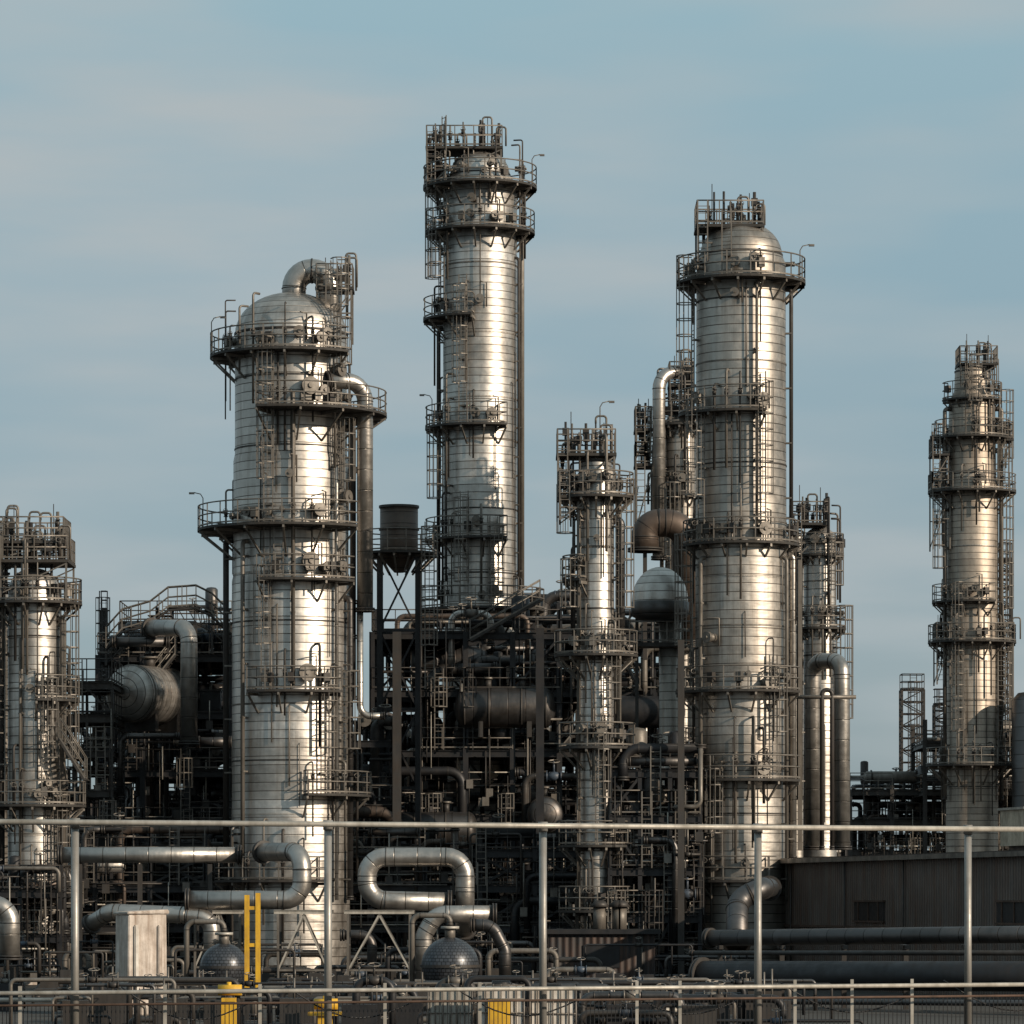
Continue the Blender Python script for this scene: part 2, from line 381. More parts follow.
    if topplat:
        for (x0, x1, py, dep, legs) in topplat:
            z = Z(py, d); xa, xb = X(x0, d), X(x1, d); ya, yb = cy-dep/2, cy+dep/2
            pl.box(((xa+xb)/2, cy, z-.08), (xb-xa, dep, .14), 'deck')
            pl.rail([(xa+.05, ya+.05, z), (xb-.05, ya+.05, z), (xb-.05, yb-.05, z), (xa+.05, yb-.05, z), (xa+.05, ya+.05, z)], 1.1, 'galv', r=.036, step=.5)
            for xx in (xa+.1, xb-.1):
                for yy in (ya+.1, yb-.1): pl.beam((xx, yy, z-.15), (xx, yy, z-legs), .09, .09, 'galv')
            for yy in (ya+.1, yb-.1):
                pl.beam((xa+.1, yy, z-legs*.5), (xb-.1, yy, z-legs*.5), .07, .07, 'galv')
                pl.beam((xa+.1, yy, z-legs*.95), (xb-.1, yy, z-.2), .06, .06, 'galv')
            nj = max(8, int((xb-xa)*7))
            for _ in range(nj):
                x = R_.uniform(xa+.1, xb-.1); h = R_.uniform(.6, 1.6); p = Vector((x, R_.uniform(ya+.1, yb-.1), z-R_.choice([0, 0, legs*.6])))
                pi.tube([p, p+Vector((0, 0, h))], R_.uniform(.03, .08), 6, R_.choice(['galv', 'mid', 'mid']))
                if R_.random() < .45: pi.valve(p+Vector((0, 0, h*.6)), 'z', .09)
                elif R_.random() < .4: pi.box(p+Vector((0, 0, h*.7)), (.3, .25, .35), 'mid')
                if R_.random() < .2: pi.route([p+Vector((0, 0, h-.05)), p+Vector((0, 0, h+.3)), p+Vector((.5, 0, h+.3)), p+Vector((.5, 0, 0))], .05, 'galv', 6, flanges=False)
            for f in (.25, .8):
                x = xa+(xb-xa)*f; pi.tube([(x, cy, z), (x, cy, z+R_.uniform(1.4, 2.1))], .022, 5, 'mid')
            pl.ladder(xa+.3, ya-.05, z-legs, z, 270, cage=False)
    for (px, py, dr, dy) in lamps: pl.lamp(X(px, d), cy+dy, Z(py, d), dr)
    T.done(); return cx, cy

dA = 195
column('distillation_column', 291, dA, [(335, 56), (455, 56), (462, 57.5), (575, 57.5), (582, 59), (1000, 59)], 42,
    [(357, 25, 95, 318), (415, 40, 252, 440), (530, 36, 95, 318), (583, 21, 248, 325), (693, 21, 240, 312), (795, 22, 285, 380), (880, 20, 200, 300)],
    [(252, 357, 530), (318, 290, 357), (250, 583, 693), (305, 700, 795), (262, 545, 583), (325, 440, 530), (322, 335, 415), (330, 693, 795)],
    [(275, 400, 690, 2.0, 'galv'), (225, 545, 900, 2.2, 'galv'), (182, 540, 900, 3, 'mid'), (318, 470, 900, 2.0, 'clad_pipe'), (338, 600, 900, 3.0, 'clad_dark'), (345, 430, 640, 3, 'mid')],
    [(290, 393, 8), (290, 566, 8), (287, 676, 8), (280, 340, 5), (300, 345, 5), (322, 375, 6), (330, 500, 6), (272, 480, 4), (298, 515, 6), (322, 570, 6)],
    junk=20, topplat=[(316, 354, 289, 1.8, 2.6)], lamps=[(213, 357, 1, -1), (203, 530, -1, 0)], seed=3)
T = Thing('overhead_vapour_pipe', Pt(293, 300, dA)); b = T['pipe']
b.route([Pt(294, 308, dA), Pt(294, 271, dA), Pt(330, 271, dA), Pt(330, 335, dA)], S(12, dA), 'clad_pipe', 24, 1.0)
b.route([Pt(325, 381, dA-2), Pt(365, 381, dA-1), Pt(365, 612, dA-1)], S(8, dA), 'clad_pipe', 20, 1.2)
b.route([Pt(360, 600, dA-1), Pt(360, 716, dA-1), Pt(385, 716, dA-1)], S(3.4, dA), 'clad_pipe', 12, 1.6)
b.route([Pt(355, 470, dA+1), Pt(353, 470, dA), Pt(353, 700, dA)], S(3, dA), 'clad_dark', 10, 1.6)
T.done()

dB = 218
column('distillation_column', 480, dB, [(176, 30), (180, 33), (187, 37), (1000, 37)], 27,
    [(188, 20, 0, 360), (233, 18, 0, 360), (320, 20, 150, 262), (428, 18, 150, 300), (540, 18, 150, 300), (610, 28, 180, 360)],
    [(192, 188, 320), (205, 188, 233), (246, 300, 428), (200, 428, 540), (248, 515, 625), (290, 540, 640), (205, 233, 320), (210, 140, 188)],
    [(352, 240, 590, 2.6, 'galv'), (340, 260, 620, 1.5, 'mid'), (186, 330, 600, 2, 'mid')],
    [(270, 305, 4), (285, 418, 5), (260, 205, 4), (290, 222, 4), (240, 170, 3)], mat='clad', junk=12,
    topplat=[(426, 503, 150, 2.6, 2.2), (426, 446, 172, 2.4, 1.2)], lamps=[(532, 188, 1, 0), (432, 428, -1, 0)], seed=5)

dC = 190
column('distillation_column', 741, dC, [(256, 41), (264, 44.5), (560, 45.5), (1000, 46)], 34,
    [(283, 20, 0, 360), (415, 18, 180, 290), (545, 13, 120, 400), (692, 20, 180, 330), (780, 20, 190, 330), (880, 18, 180, 300)],
    [(290, 400, 545), (192, 283, 415), (306, 680, 780), (250, 240, 283), (188, 545, 692), (240, 780, 880), (215, 415, 545)],
    [(0, 555, 860, 3.2, 'clad_pipe'), (285, 290, 540, 1.6, 'galv'), (330, 560, 900, 2, 'galv'), (350, 290, 520, 2, 'mid'), (215, 560, 900, 2.2, 'galv')],
    [(292, 533, 6), (290, 405, 6), (298, 685, 6), (290, 770, 6), (260, 300, 4), (230, 640, 5)], mat='clad2', junk=14,
    topplat=[(695, 763, 228, 2.6, 1.8)], lamps=[(800, 283, 1, 0)], seed=8)

dD = 188
column('stripper_column', 596, dD, [(462, 15), (475, 18), (1000, 18)], 8,
    [(497, 20, 100, 390), (580, 16, 130, 240), (655, 24, 180, 380), (747, 22, 200, 390), (845, 20, 180, 390), (910, 20, 180, 390)],
    [(340, 497, 655), (188, 497, 580), (300, 655, 747), (210, 580, 655), (280, 747, 845), (340, 845, 910)],
    [(20, 500, 930, 3, 'galv'), (0, 520, 640, 4, 'clad_dark'), (220, 500, 930, 2, 'galv')],
    [(275, 640, 4), (275, 735, 4), (270, 540, 3)], mat='clad', junk=14, bands=2.6,
    topplat=[(556, 616, 455, 2.2, 2.1), (558, 590, 497, 2.4, 1.2)], lamps=[(600, 440, 1, 0)], seed=12)

dE = 265
column('distillation_column', 972, dE, [(372, 17), (392, 18), (402, 23), (480, 24), (486, 26), (1000, 26)], 8,
    [(438, 14, 0, 360), (492, 18, 90, 400), (602, 14, 120, 300), (642, 18, 0, 360), (765, 20, 0, 360), (400, 8, 180, 360)],
    [(190, 438, 492), (350, 400, 492), (195, 492, 602), (350, 492, 642), (345, 642, 765), (240, 602, 765), (270, 372, 438)],
    [(200, 410, 800, 2, 'galv'), (340, 410, 800, 2, 'galv'), (10, 420, 800, 2.2, 'mid')],
    [(270, 590, 4), (280, 480, 4)], mat='clad_warm', junk=10,
    topplat=[(957, 996, 365, 2.6, 1.6), (930, 950, 490, 2.2, 4.), (930, 948, 455, 2.2, 2.), (934, 950, 640, 2.2, 3.), (995, 1012, 440, 2, 3), (995, 1013, 640, 2, 8)], lamps=[], seed=15)

dF = 190
column('distillation_column', 34, dF, [(590, 25), (600, 26), (1000, 26)], 22,
    [(603, 22, 0, 360), (700, 20, 280, 400), (805, 26, 200, 400), (905, 24, 180, 400)],
    [(345, 603, 805), (300, 700, 805), (320, 805, 905), (200, 603, 780)],
    [(190, 610, 950, 5, 'clad_dark'), (340, 620, 920, 3, 'galv'), (250, 640, 900, 1.5, 'galv')],
    [(270, 690, 4), (285, 795, 5), (250, 595, 4)], mat='clad', junk=14,
    topplat=[(-6, 72, 562, 3.4, 1.9), (-4, 68, 543, 3.2, .9)], seed=18)
column('stripper_column', -8, 200, [(575, 16), (1000, 16)], 10, [(640, 10, 0, 360), (760, 12, 0, 360)], [(300, 640, 760)], mat='clad2', junk=6, seed=19)

dG = 208
column('absorber_column', 681, dG, [(425, 16), (1000, 16)], 14,
    [(425, 12, 0, 360), (495, 10, 90, 300), (600, 12, 0, 360), (690, 14, 180, 400)], [(200, 425, 495), (250, 495, 600), (300, 600, 690)],
    [(200, 430, 700, 2, 'galv')], [(270, 480, 4)], mat='clad2', junk=12, topplat=[(634, 654, 465, 2., 3.5), (634, 652, 430, 2., 1.5), (668, 692, 408, 2., 1.6), (668, 694, 385, 1.8, 1.4)], seed=21)
T = Thing('overhead_vapour_pipe', Pt(659, 500, dG)); b = T['pipe']
b.route([Pt(690, 373, dG), Pt(659, 373, dG-1), Pt(659, 505, dG-1), Pt(659, 560, dG-1)], S(6.5, dG), 'clad_pipe', 20, 1.3); T.done()
T = Thing('insulated_duct_bend', Pt(665, 530, 200)); b = T['duct']
b.route([Pt(645, 552, 200), Pt(645, 523, 200), Pt(686, 523, 200), Pt(686, 640, 202)], S(14, 200), 'brown_steel', 24, .75)
T['stay'].ibeam(Pt(645, 552, 200), Pt(645, 660, 200), .2, mat='mid'); T.done()

dH = 214
column('stripper_column', 820, dH, [(540, 16), (1000, 17)], 13,
    [(555, 8, 0, 360), (628, 10, 0, 360)], [(300, 555, 628), (330, 628, 760)], [(200, 560, 800, 3, 'clad_dark')], [(270, 610, 4)], mat='clad', junk=8,
    topplat=[(790, 828, 524, 2.2, 2.2)], seed=23)
column('stripper_column', 795, 219, [(540, 9), (1000, 9)], 8, [(560, 6, 0, 360), (660, 6, 0, 360)], [(200, 560, 660)], mat='clad2', junk=4, seed=24)
T = Thing('looped_transfer_pipe', Pt(828, 740, 196)); b = T['pipe']
b.route([Pt(813, 850, 198), Pt(813, 661, 198), Pt(842, 661, 196), Pt(842, 850, 196)], S(8, 196), 'clad_pipe', 24, .9)
b.tube([Pt(793, 697, 195), Pt(856, 697, 195)], S(2, 195), 10, 'galv')
b.route([Pt(822, 850, 195), Pt(822, 690, 195), Pt(832, 690, 195), Pt(832, 850, 195)], S(2.2, 195), 'mid', 10, 1); 
T['supports'].ibeam(Pt(800, 850, 200), Pt(800, 560, 200), .2, mat='galv'); T.done()

# ------------------------------------------------------------------ vessels
def hvessel(name, p, L, r, axis='x', mat='clad', legs=True, head=.5, zb=None):
    p = Vector(p); T = Thing(name, p)
    M = Matrix.Rotation(math.pi/2, 3, 'Y') if axis == 'x' else Matrix.Rotation(math.pi/2, 3, 'X')
    k = 8; prof = [(r*math.sin(a), -L/2-r*head*math.cos(a)) for a in [math.pi/2*i/k for i in range(k+1)]]
    prof += [(r*math.cos(a), L/2+r*head*math.sin(a)) for a in [math.pi/2*i/k for i in range(k+1)]]
    T['shell'].lathe(prof, M, p, 40, mat)
    for f in (-.5, -.2, .2, .5):
        o = Vector((f*L, 0, 0)) if axis == 'x' else Vector((0, f*L, 0))
        dv = Vector((.05, 0, 0)) if axis == 'x' else Vector((0, .05, 0))
        T['bands'].tube([p+o-dv, p+o+dv], r*1.02, 40, 'mid')
    for f in (-.3, .3):
        o = Vector((f*L, 0, 0)) if axis == 'x' else Vector((0, f*L, 0))
        zt = p.z-r*.7; zz = zb if zb is not None else p.z-r-.5
        T['saddles'].box(p+o+Vector((0, 0, (zt+zz)/2-p.z)), (.25, r*1.5, zt-zz) if axis == 'x' else (r*1.5, .25, zt-zz), 'mid')
        T['nozzles'].tube([p+o*.7+Vector((0, 0, r*.9)), p+o*.7+Vector((0, 0, r+.5))], r*.18, 12, 'mid')
        T['nozzles'].tube([p+o*.7+Vector((0, 0, r+.45)), p+o*.7+Vector((0, 0, r+.55))], r*.28, 12, 'galv')
    T.done()
def turned_drum(name, p, L, r, yaw, mat):
    T = Thing(name, p); R = Matrix.Rotation(math.radians(yaw), 3, 'Z') @ Matrix.Rotation(math.pi/2, 3, 'X'); k = 10
    prof = [(r*math.sin(a), -L/2-r*.45*math.cos(a)) for a in [math.pi/2*i/k for i in range(k+1)]]
    prof += [(r*math.cos(a), L/2+r*.45*math.sin(a)) for a in [math.pi/2*i/k for i in range(k+1)]]
    T['shell'].lathe(prof, R, p, 48, mat)
    ax = R @ Vector((0, 0, 1))
    for f in (-.5, .5): T['bands'].tube([p+ax*(f*L-.04), p+ax*(f*L+.04)], r*1.015, 40, 'galv')
    for f in (-.3, .3): T['saddles'].box(p+ax*f*L+Vector((0, 0, -r*.95)), (r*1.5, .3, r*.7), 'mid', math.radians(yaw))
    T['nozzle'].tube([p+Vector((0, 0, r*.9)), p+Vector((0, 0, r+.5))], r*.2, 12, 'mid'); T['nozzle'].tube([p+Vector((0, 0, r+.4)), p+Vector((0, 0, r+.5))], r*.32, 12, 'galv')
    T.done()
turned_drum('horizontal_drum', Pt(146, 693, 205)+Vector((0, 2, 0)), 3.4, S(29, 205), -28, 'clad')
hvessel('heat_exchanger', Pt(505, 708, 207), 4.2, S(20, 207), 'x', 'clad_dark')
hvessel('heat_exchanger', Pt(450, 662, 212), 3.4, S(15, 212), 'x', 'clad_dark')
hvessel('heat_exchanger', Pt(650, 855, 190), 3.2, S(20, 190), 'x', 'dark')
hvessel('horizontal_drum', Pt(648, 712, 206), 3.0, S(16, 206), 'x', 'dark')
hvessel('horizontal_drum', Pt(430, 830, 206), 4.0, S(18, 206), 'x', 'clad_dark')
hvessel('horizontal_drum', Pt(545, 815, 206)+Vector((0, 1, 0)), 3.0, S(18, 206), 'y', 'clad_dark')
T = Thing('domed_vessel', Pt(660, 605, 194)); r = S(28, 194); z0 = Z(600, 194); cx, cy = X(660, 194), -6
T['shell'].lathe([(r, z0-.2), (r, z0)]+[(r*math.cos(math.pi/20*i), z0+S(33, 194)*math.sin(math.pi/20*i)) for i in range(1, 11)], c=(cx, cy, 0), n=48, mat='clad')
T['skirt_ring'].lathe([(.05, z0-1.1), (r*.7, z0-1.0), (r*1.0, z0-.8), (r*1.04, z0-.5), (r*1.04, z0-.12), (r, z0-.1)], c=(cx, cy, 0), n=48, mat='clad_dark')
T['legs'].tube([(cx+.5, cy, z0-1.1), (cx+.5, cy, 0)], .55, 20, 'clad2')
T['saddle'].box((cx, cy, z0-2.2), (2.6, 1.6, .2), 'mid')
for dx in (-1.1, 1.1): T['legs'].ibeam((cx+dx, cy+.6, 0), (cx+dx, cy+.6, z0-.6), .16, mat='mid')
T['platform'].rail([(cx-1.5, cy-.9, z0-2.1), (cx+1.5, cy-.9, z0-2.1)], 1.0, step=.6)
T.done()

# ------------------------------------------------------------------ open steel structures
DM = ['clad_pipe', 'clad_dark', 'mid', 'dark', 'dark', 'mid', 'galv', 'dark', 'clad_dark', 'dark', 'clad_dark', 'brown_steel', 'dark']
def frame(name, p0, p1, d0, d1, nx, ny, levels, seed=1, pipes=30, col='mid', w=.28, clutter=30, rails=True, mats=None, thin=60, rm=1.0):
    R_ = random.Random(seed); x0, x1 = X(p0, d0), X(p1, d0); y0, y1 = d0-200, d1-200
    zs = sorted(Z(l, d0) for l in levels); T = Thing(name, ((x0+x1)/2, (y0+y1)/2, 0)); st = T['steelwork']; dk = T['decks']; hr = T['handrails']; pp = T['pipework']; eq = T['equipment']
    xs = [x0+(x1-x0)*i/nx for i in range(nx+1)]; ysl = [y0+(y1-y0)*j/ny for j in range(ny+1)]
    zt = zs[-1]
    for i, x in enumerate(xs):
        for y in ysl:
            st.ibeam((x, y, 0), (x, y, zt+R_.choice([0, 0, .8, 1.5])), w, mat=col)
    for z in zs:
        for y in ysl: st.ibeam((x0, y, z-.2), (x1, y, z-.2), .2, .34, mat=col)
        for x in xs: st.ibeam((x, y0, z-.2), (x, y1, z-.2), .2, .3, mat=col)
        for i in range(nx):
            for j in range(ny):
                if R_.random() < .75: dk.box(((xs[i]+xs[i+1])/2, (ysl[j]+ysl[j+1])/2, z+.03), (xs[i+1]-xs[i]-.05, ysl[j+1]-ysl[j]-.05, .06), 'deck')
            if rails and R_.random() < .8: hr.rail([(xs[i], y0-.15, z+.05), (xs[i+1], y0-.15, z+.05)], 1.1, R_.choice(['galv', 'mid', 'mid']), step=.9, r=.032)
        if rails:
            for x in (x0, x1): hr.rail([(x, y0, z+.05), (x, y1, z+.05)], 1.1, 'mid', step=1.2)
    zz = [0]+zs
    for k in range(len(zz)-1):
        for i in range(nx):
            if R_.random() < .5:
                a, b_ = (xs[i], xs[i+1]) if R_.random() < .5 else (xs[i+1], xs[i])
                y = R_.choice(ysl); st.beam((a, y-.02, zz[k]), (b_, y-.02, zz[k+1]-.3), .12, .12, col)
                if R_.random() < .4: st.beam((b_, y+.12, zz[k]), (a, y+.12, zz[k+1]-.3), .12, .12, col)
            if R_.random() < .35 and zz[k+1]-zz[k] > 1.5:
                hr.ladder(R_.uniform(xs[i], xs[i+1]), y0-.35, zz[k], zz[k+1], 270, R_.choice(['galv', 'mid']))
    mats = mats or DM
    for _ in range(pipes):
        z = R_.choice(zz)+R_.uniform(.3, 2.6); z = min(z, zt+1.0); r = R_.choice([.06, .07, .08, .1, .14, .18, .25, .3])*rm; y = R_.uniform(y0-.6, y1)
        xa = R_.uniform(x0, x1-1); xb = min(x1, xa+R_.uniform(1.5, 8)); m_ = R_.choice(mats)
        pts = [Vector((xa, y, z)), Vector((xb, y, z))]
        if R_.random() < .65: pts.append(Vector((xb, y, max(.3, z+R_.choice([-1, -1, 1])*R_.uniform(1, 4)))))
        if R_.random() < .5: pts.insert(0, Vector((xa, y, max(.3, z-R_.uniform(1, 5)))))
        if R_.random() < .3: pts.insert(0, pts[0]+Vector((0, R_.uniform(1, 3), 0)))
        for p in pts: p.z = min(p.z, zt+1.2)
        pp.route(pts, r, m_, 12, 1.5, flanges=r > .12)
        if R_.random() < .5: pp.valve(Vector(((xa+xb)/2, y, z)), 'x', min(.2, max(.1, r*1.1)), R_.choice(['mid', 'galv', 'mid', 'blue']))
    for _ in range(pipes//2):
        x = R_.uniform(x0, x1); y = R_.uniform(y0-.5, y1); za = R_.uniform(0, zt*.6); zb = min(zt+1, za+R_.uniform(2, 8)); r = R_.choice([.05, .08, .12, .2])*rm
        pp.route([(x, y, za), (x, y, zb), (x+R_.choice([-1, 1])*R_.uniform(.6, 1.6), y, zb)], r, R_.choice(mats), 10, 1.5, flanges=r > .1)
    for _ in range(thin):
        x = R_.uniform(x0, x1); y = R_.uniform(y0-.7, y0+2); za = R_.uniform(0, zt*.85); m_ = R_.choice(['galv', 'mid', 'galv_light', 'mid']); r = R_.uniform(.02, .045)
        if R_.random() < .6: pp.tube([(x, y, za), (x, y, min(zt+.8, za+R_.uniform(1, 4)))], r, 5, m_)
        else: pp.tube([(x, y, za), (min(x1, x+R_.uniform(1, 5)), y, za)], r, 5, m_)
        if R_.random() < .3: pp.box((x, y-.1, za), (.35, .2, .45), R_.choice(['galv', 'mid', 'mid']))
    for _ in range(clutter):
        z = R_.choice(zz); x = R_.uniform(x0+.5, x1-.5); y = R_.uniform(y0+.2, y1-.2); t = R_.random(); m_ = R_.choice(mats)
        if t < .3:
            h = R_.uniform(1, 2.2); r = R_.uniform(.25, .6)
            eq.lathe([(0.01, z+.3), (r*.6, z+.4), (r, z+.7), (r, z+h), (r*.7, z+h+r*.3), (.01, z+h+r*.4)], c=(x, y, 0), n=20, mat=m_)
            for a in (0, 2.1, 4.2): eq.tube([(x+r*.8*math.cos(a), y+r*.8*math.sin(a), z), (x+r*.8*math.cos(a), y+r*.8*math.sin(a), z+.8)], .05, 4, 'mid')
        elif t < .6:
            r = R_.uniform(.25, .5); L = R_.uniform(1.5, 3.5); q = Vector((x, y, z+r+.5))
            eq.tube([q-Vector((L/2+.2, 0, 0)), q-Vector((L/2, 0, 0)), q+Vector((L/2, 0, 0)), q+Vector((L/2+.2, 0, 0))], [r*.6, r, r, r*.6], 20, m_)
            eq.tube([q-Vector((L/2-.25, 0, 0)), q-Vector((L/2-.35, 0, 0))], r*1.2, 20, 'mid')
            for f in (-.3, .3): eq.box(q+Vector((f*L, 0, -r*.8-.1)), (.15, r*1.4, r*.9), 'dark')
        elif t < .8:
            s_ = R_.uniform(.4, 1.1); eq.box((x, y, z+s_*.5+.1), (s_, s_*.8, s_), R_.choice(['mid', 'dark', 'dark'])); eq.box((x, y, z+s_+.16), (s_*1.1, s_*.9, .08), 'mid')
            eq.tube([(x, y, z+s_), (x, y, z+s_+.6)], .08, 8, 'galv')
        else: eq.nozzle(x, y, .2, z+1.0, R_.uniform(230, 310), R_.uniform(.15, .3), 'clad_dark')
    T.done()
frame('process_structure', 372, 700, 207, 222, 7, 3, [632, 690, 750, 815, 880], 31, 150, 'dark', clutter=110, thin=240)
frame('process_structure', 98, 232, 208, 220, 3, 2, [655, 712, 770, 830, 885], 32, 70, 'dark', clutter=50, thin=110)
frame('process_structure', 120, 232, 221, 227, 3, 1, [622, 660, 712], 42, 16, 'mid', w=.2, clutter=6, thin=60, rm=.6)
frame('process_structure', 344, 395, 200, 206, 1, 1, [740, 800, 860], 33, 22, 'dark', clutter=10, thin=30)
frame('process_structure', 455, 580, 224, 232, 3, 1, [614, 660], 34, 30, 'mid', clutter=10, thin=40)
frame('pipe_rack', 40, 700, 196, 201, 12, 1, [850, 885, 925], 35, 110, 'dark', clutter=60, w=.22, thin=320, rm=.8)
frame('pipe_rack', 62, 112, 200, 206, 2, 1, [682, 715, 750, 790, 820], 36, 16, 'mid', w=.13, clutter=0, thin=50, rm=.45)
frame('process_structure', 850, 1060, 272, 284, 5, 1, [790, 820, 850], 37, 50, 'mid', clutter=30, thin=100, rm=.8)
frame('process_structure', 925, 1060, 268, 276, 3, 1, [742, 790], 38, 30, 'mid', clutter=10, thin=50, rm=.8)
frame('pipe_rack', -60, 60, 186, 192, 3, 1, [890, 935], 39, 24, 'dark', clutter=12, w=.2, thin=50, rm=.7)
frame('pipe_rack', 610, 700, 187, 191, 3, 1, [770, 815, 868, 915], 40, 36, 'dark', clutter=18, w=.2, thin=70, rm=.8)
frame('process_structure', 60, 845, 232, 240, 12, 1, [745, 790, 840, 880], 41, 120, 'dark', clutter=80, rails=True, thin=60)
T = Thing('pipe_support_stanchion', Pt(397, 980, 198))
T['post'].ibeam(Pt(397, 984, 198), Pt(397, 632, 198), .42, mat='mid'); T['base_plate'].box(Pt(397, 978, 198), (.8, .8, .1), 'mid'); T.done()
T = Thing('pipe_support_stanchion', Pt(540, 980, 201))
T['post'].ibeam(Pt(540, 980, 201), Pt(540, 628, 201), .4, mat='dark'); T['base_plate'].box(Pt(540, 978, 201), (.8, .8, .1), 'mid'); T.done()
T = Thing('pipe_support_stanchion', Pt(681, 980, 186))
T['post'].ibeam(Pt(681, 985, 186), Pt(681, 640, 186), .3, mat='mid'); T['base_plate'].box(Pt(681, 984, 186), (.8, .8, .1), 'mid'); T.done()

dT = 204; T = Thing('elevated_hopper_tank', Pt(399, 555, dT)); cx, cy = X(399, dT), dT-200
r = S(19, dT); zt = Z(506, dT); zb = Z(553, dT)
T['tank'].lathe([(r*.25, zb-1.0), (r*.9, zb-.3), (r, zb), (r, zt), (r*.96, zt), (r*.9, zt-.1), (.01, zt+.05)], c=(cx, cy, 0), n=36, mat='brown_steel')
T['tank'].ring((cx, cy, 0), r-.02, r+.06, zt-.05, .12, 'mid'); T['tank'].ring((cx, cy, 0), r-.02, r+.06, (zt+zb)/2, .1, 'mid')
T['platform'].arcplat(cx, cy, zb+.0, r+.05, r+1.0, 0, 360)
for a in (40, 140, 220, 320):
    ca, sa = math.cos(math.radians(a))*(r+.3), math.sin(math.radians(a))*(r+.3)
    T['legs'].ibeam((cx+ca, cy+sa, 0), (cx+ca, cy+sa, zb), .26, mat='dark')
for z in (zb-4, zb-8, zb-12):
    for a in (40, 140, 220, 320):
        a2 = {40: 140, 140: 220, 220: 320, 320: 40}[a]
        p = [Vector((cx+math.cos(math.radians(q))*(r+.3), cy+math.sin(math.radians(q))*(r+.3), 0)) for q in (a, a2)]
        T['legs'].beam(p[0]+Vector((0, 0, z)), p[1]+Vector((0, 0, z)), .15, .15, 'dark')
        T['legs'].beam(p[0]+Vector((0, 0, z)), p[1]+Vector((0, 0, z+4)), .1, .1, 'dark')
T['ladders'].ladder(X(430, dT), cy-1, Z(690, dT), Z(545, dT), 270); T.done()

def stairs(px0, py0, px1, py1, d, w=.9):
    a, b_ = Pt(px0, py0, d), Pt(px1, py1, d); T = Thing('access_stair', a); s_ = T['stringers']
    for dy in (0, w): s_.beam(a+Vector((0, dy, 0)), b_+Vector((0, dy, 0)), .05, .18, 'mid')
    n = max(4, int(abs(b_.z-a.z)/.2))
    for i in range(n+1):
        p = a.lerp(b_, i/n); T['treads'].box(p+Vector((0, w/2, 0)), (.26, w-.08, .04), 'deck')
    for dy in (0, w):
        T['handrail'].rail([a+Vector((0, dy, 0)), b_+Vector((0, dy, 0))], 1.05, 'galv', r=.03)
    T.done()
stairs(470, 640, 540, 600, 206); stairs(130, 712, 175, 655, 207); stairs(640, 690, 610, 632, 206); stairs(560, 750, 610, 690, 206)
stairs(85, 780, 60, 740, 188)

# stepped, sloping walkway on top of the left structure
T = Thing('sloping_walkway', Pt(165, 640, 208)); b = T['truss']
hump = [(106, 648), (122, 630), (150, 622), (168, 608), (196, 606), (212, 614), (230, 632)]
for dd in (207, 208.2, 212, 213.2, 218):
    top = [Pt(x, y, dd) for x, y in hump]
    b.rail(top, 1.1, 'galv', r=.034, step=.5)
    lo = [p-Vector((0, 0, .9)) for p in top]; b.tube(lo, .05, 5, 'mid'); b.tube([p-Vector((0, 0, .12)) for p in top], .07, 5, 'mid')
    for i, p in enumerate(top):
        if i:
            q0 = top[i-1]; k = 3
            for j in range(k):
                u, v = q0.lerp(p, j/k), q0.lerp(p, (j+1)/k)
                b.tube([u, v-Vector((0, 0, .9))], .03, 4, 'mid'); b.tube([v, v-Vector((0, 0, .9))], .03, 4, 'mid')
        b.beam(lo[i], Vector((lo[i].x, lo[i].y, Z(655, 208))), .12, .12, 'mid')
    if dd in (207, 212):
        for i in range(len(hump)-1):
            p, q = top[i], top[i+1]; b.beam((p+q)/2+Vector((0, 0, -.02)), (p+q)/2+Vector((0, 1.2, -.02)), (q-p).length, .05, 'deck')
for (x, y, h_) in ((128, 655, 22), (140, 655, 18), (160, 655, 30), (205, 655, 30), (218, 655, 20)):
    b.tube([Pt(x, y, 211), Pt(x, y-h_, 211)], .2, 10, 'clad_dark')
T.done()
T = Thing('overhead_duct', Pt(180, 640, 203)); b = T['duct']
b.route([Pt(150, 628, 206), Pt(189, 628, 203), Pt(189, 745, 203)], S(8.5, 203), 'clad_pipe', 24, .9)
b.route([Pt(112, 642, 206), Pt(170, 642, 206)], S(5, 206), 'clad_dark', 16)
b.route([Pt(196, 742, 204), Pt(232, 742, 204)], S(5, 204), 'clad_dark', 16)
b.route([Pt(180, 736, 202), Pt(120, 736, 202), Pt(120, 800, 202)], S(3, 202), 'clad_dark', 16)
T.done()

def mast(px, w, y0, d):
    T = Thing('lattice_mast', (X(px, d), d-200, 0)); b = T['lattice']; h = S(w, d)/2; cx = X(px, d); cy = d-200; zb = Z(y0, d)
    for sx in (-h, h):
        for sy in (-h, h): b.beam((cx+sx, cy+sy, 0), (cx+sx, cy+sy, zb), .14, .14, 'mid')
    z = 0; k = 0
    while z < zb-1e-3:
        z2 = min(zb, z+h*1.1)
        for sy in (-h, h):
            b.beam((cx-h, cy+sy, z2), (cx+h, cy+sy, z2), .09, .09, 'mid'); b.beam((cx-h if k % 2 else cx+h, cy+sy, z), (cx+h if k % 2 else cx-h, cy+sy, z2), .07, .07, 'mid')
            b.beam((cx+sy, cy-h, z), (cx+sy, cy+h, z2), .07, .07, 'mid'); b.beam((cx+sy, cy-h, z2), (cx+sy, cy+h, z2), .07, .07, 'mid')
        z = z2; k += 1
    T['ladder'].ladder(cx, cy-h-.2, 0, zb, 270, 'mid')
    b.rail([(cx-h, cy-h, zb), (cx+h, cy-h, zb), (cx+h, cy+h, zb), (cx-h, cy+h, zb), (cx-h, cy-h, zb)], 1.1, 'mid')
    T.done()
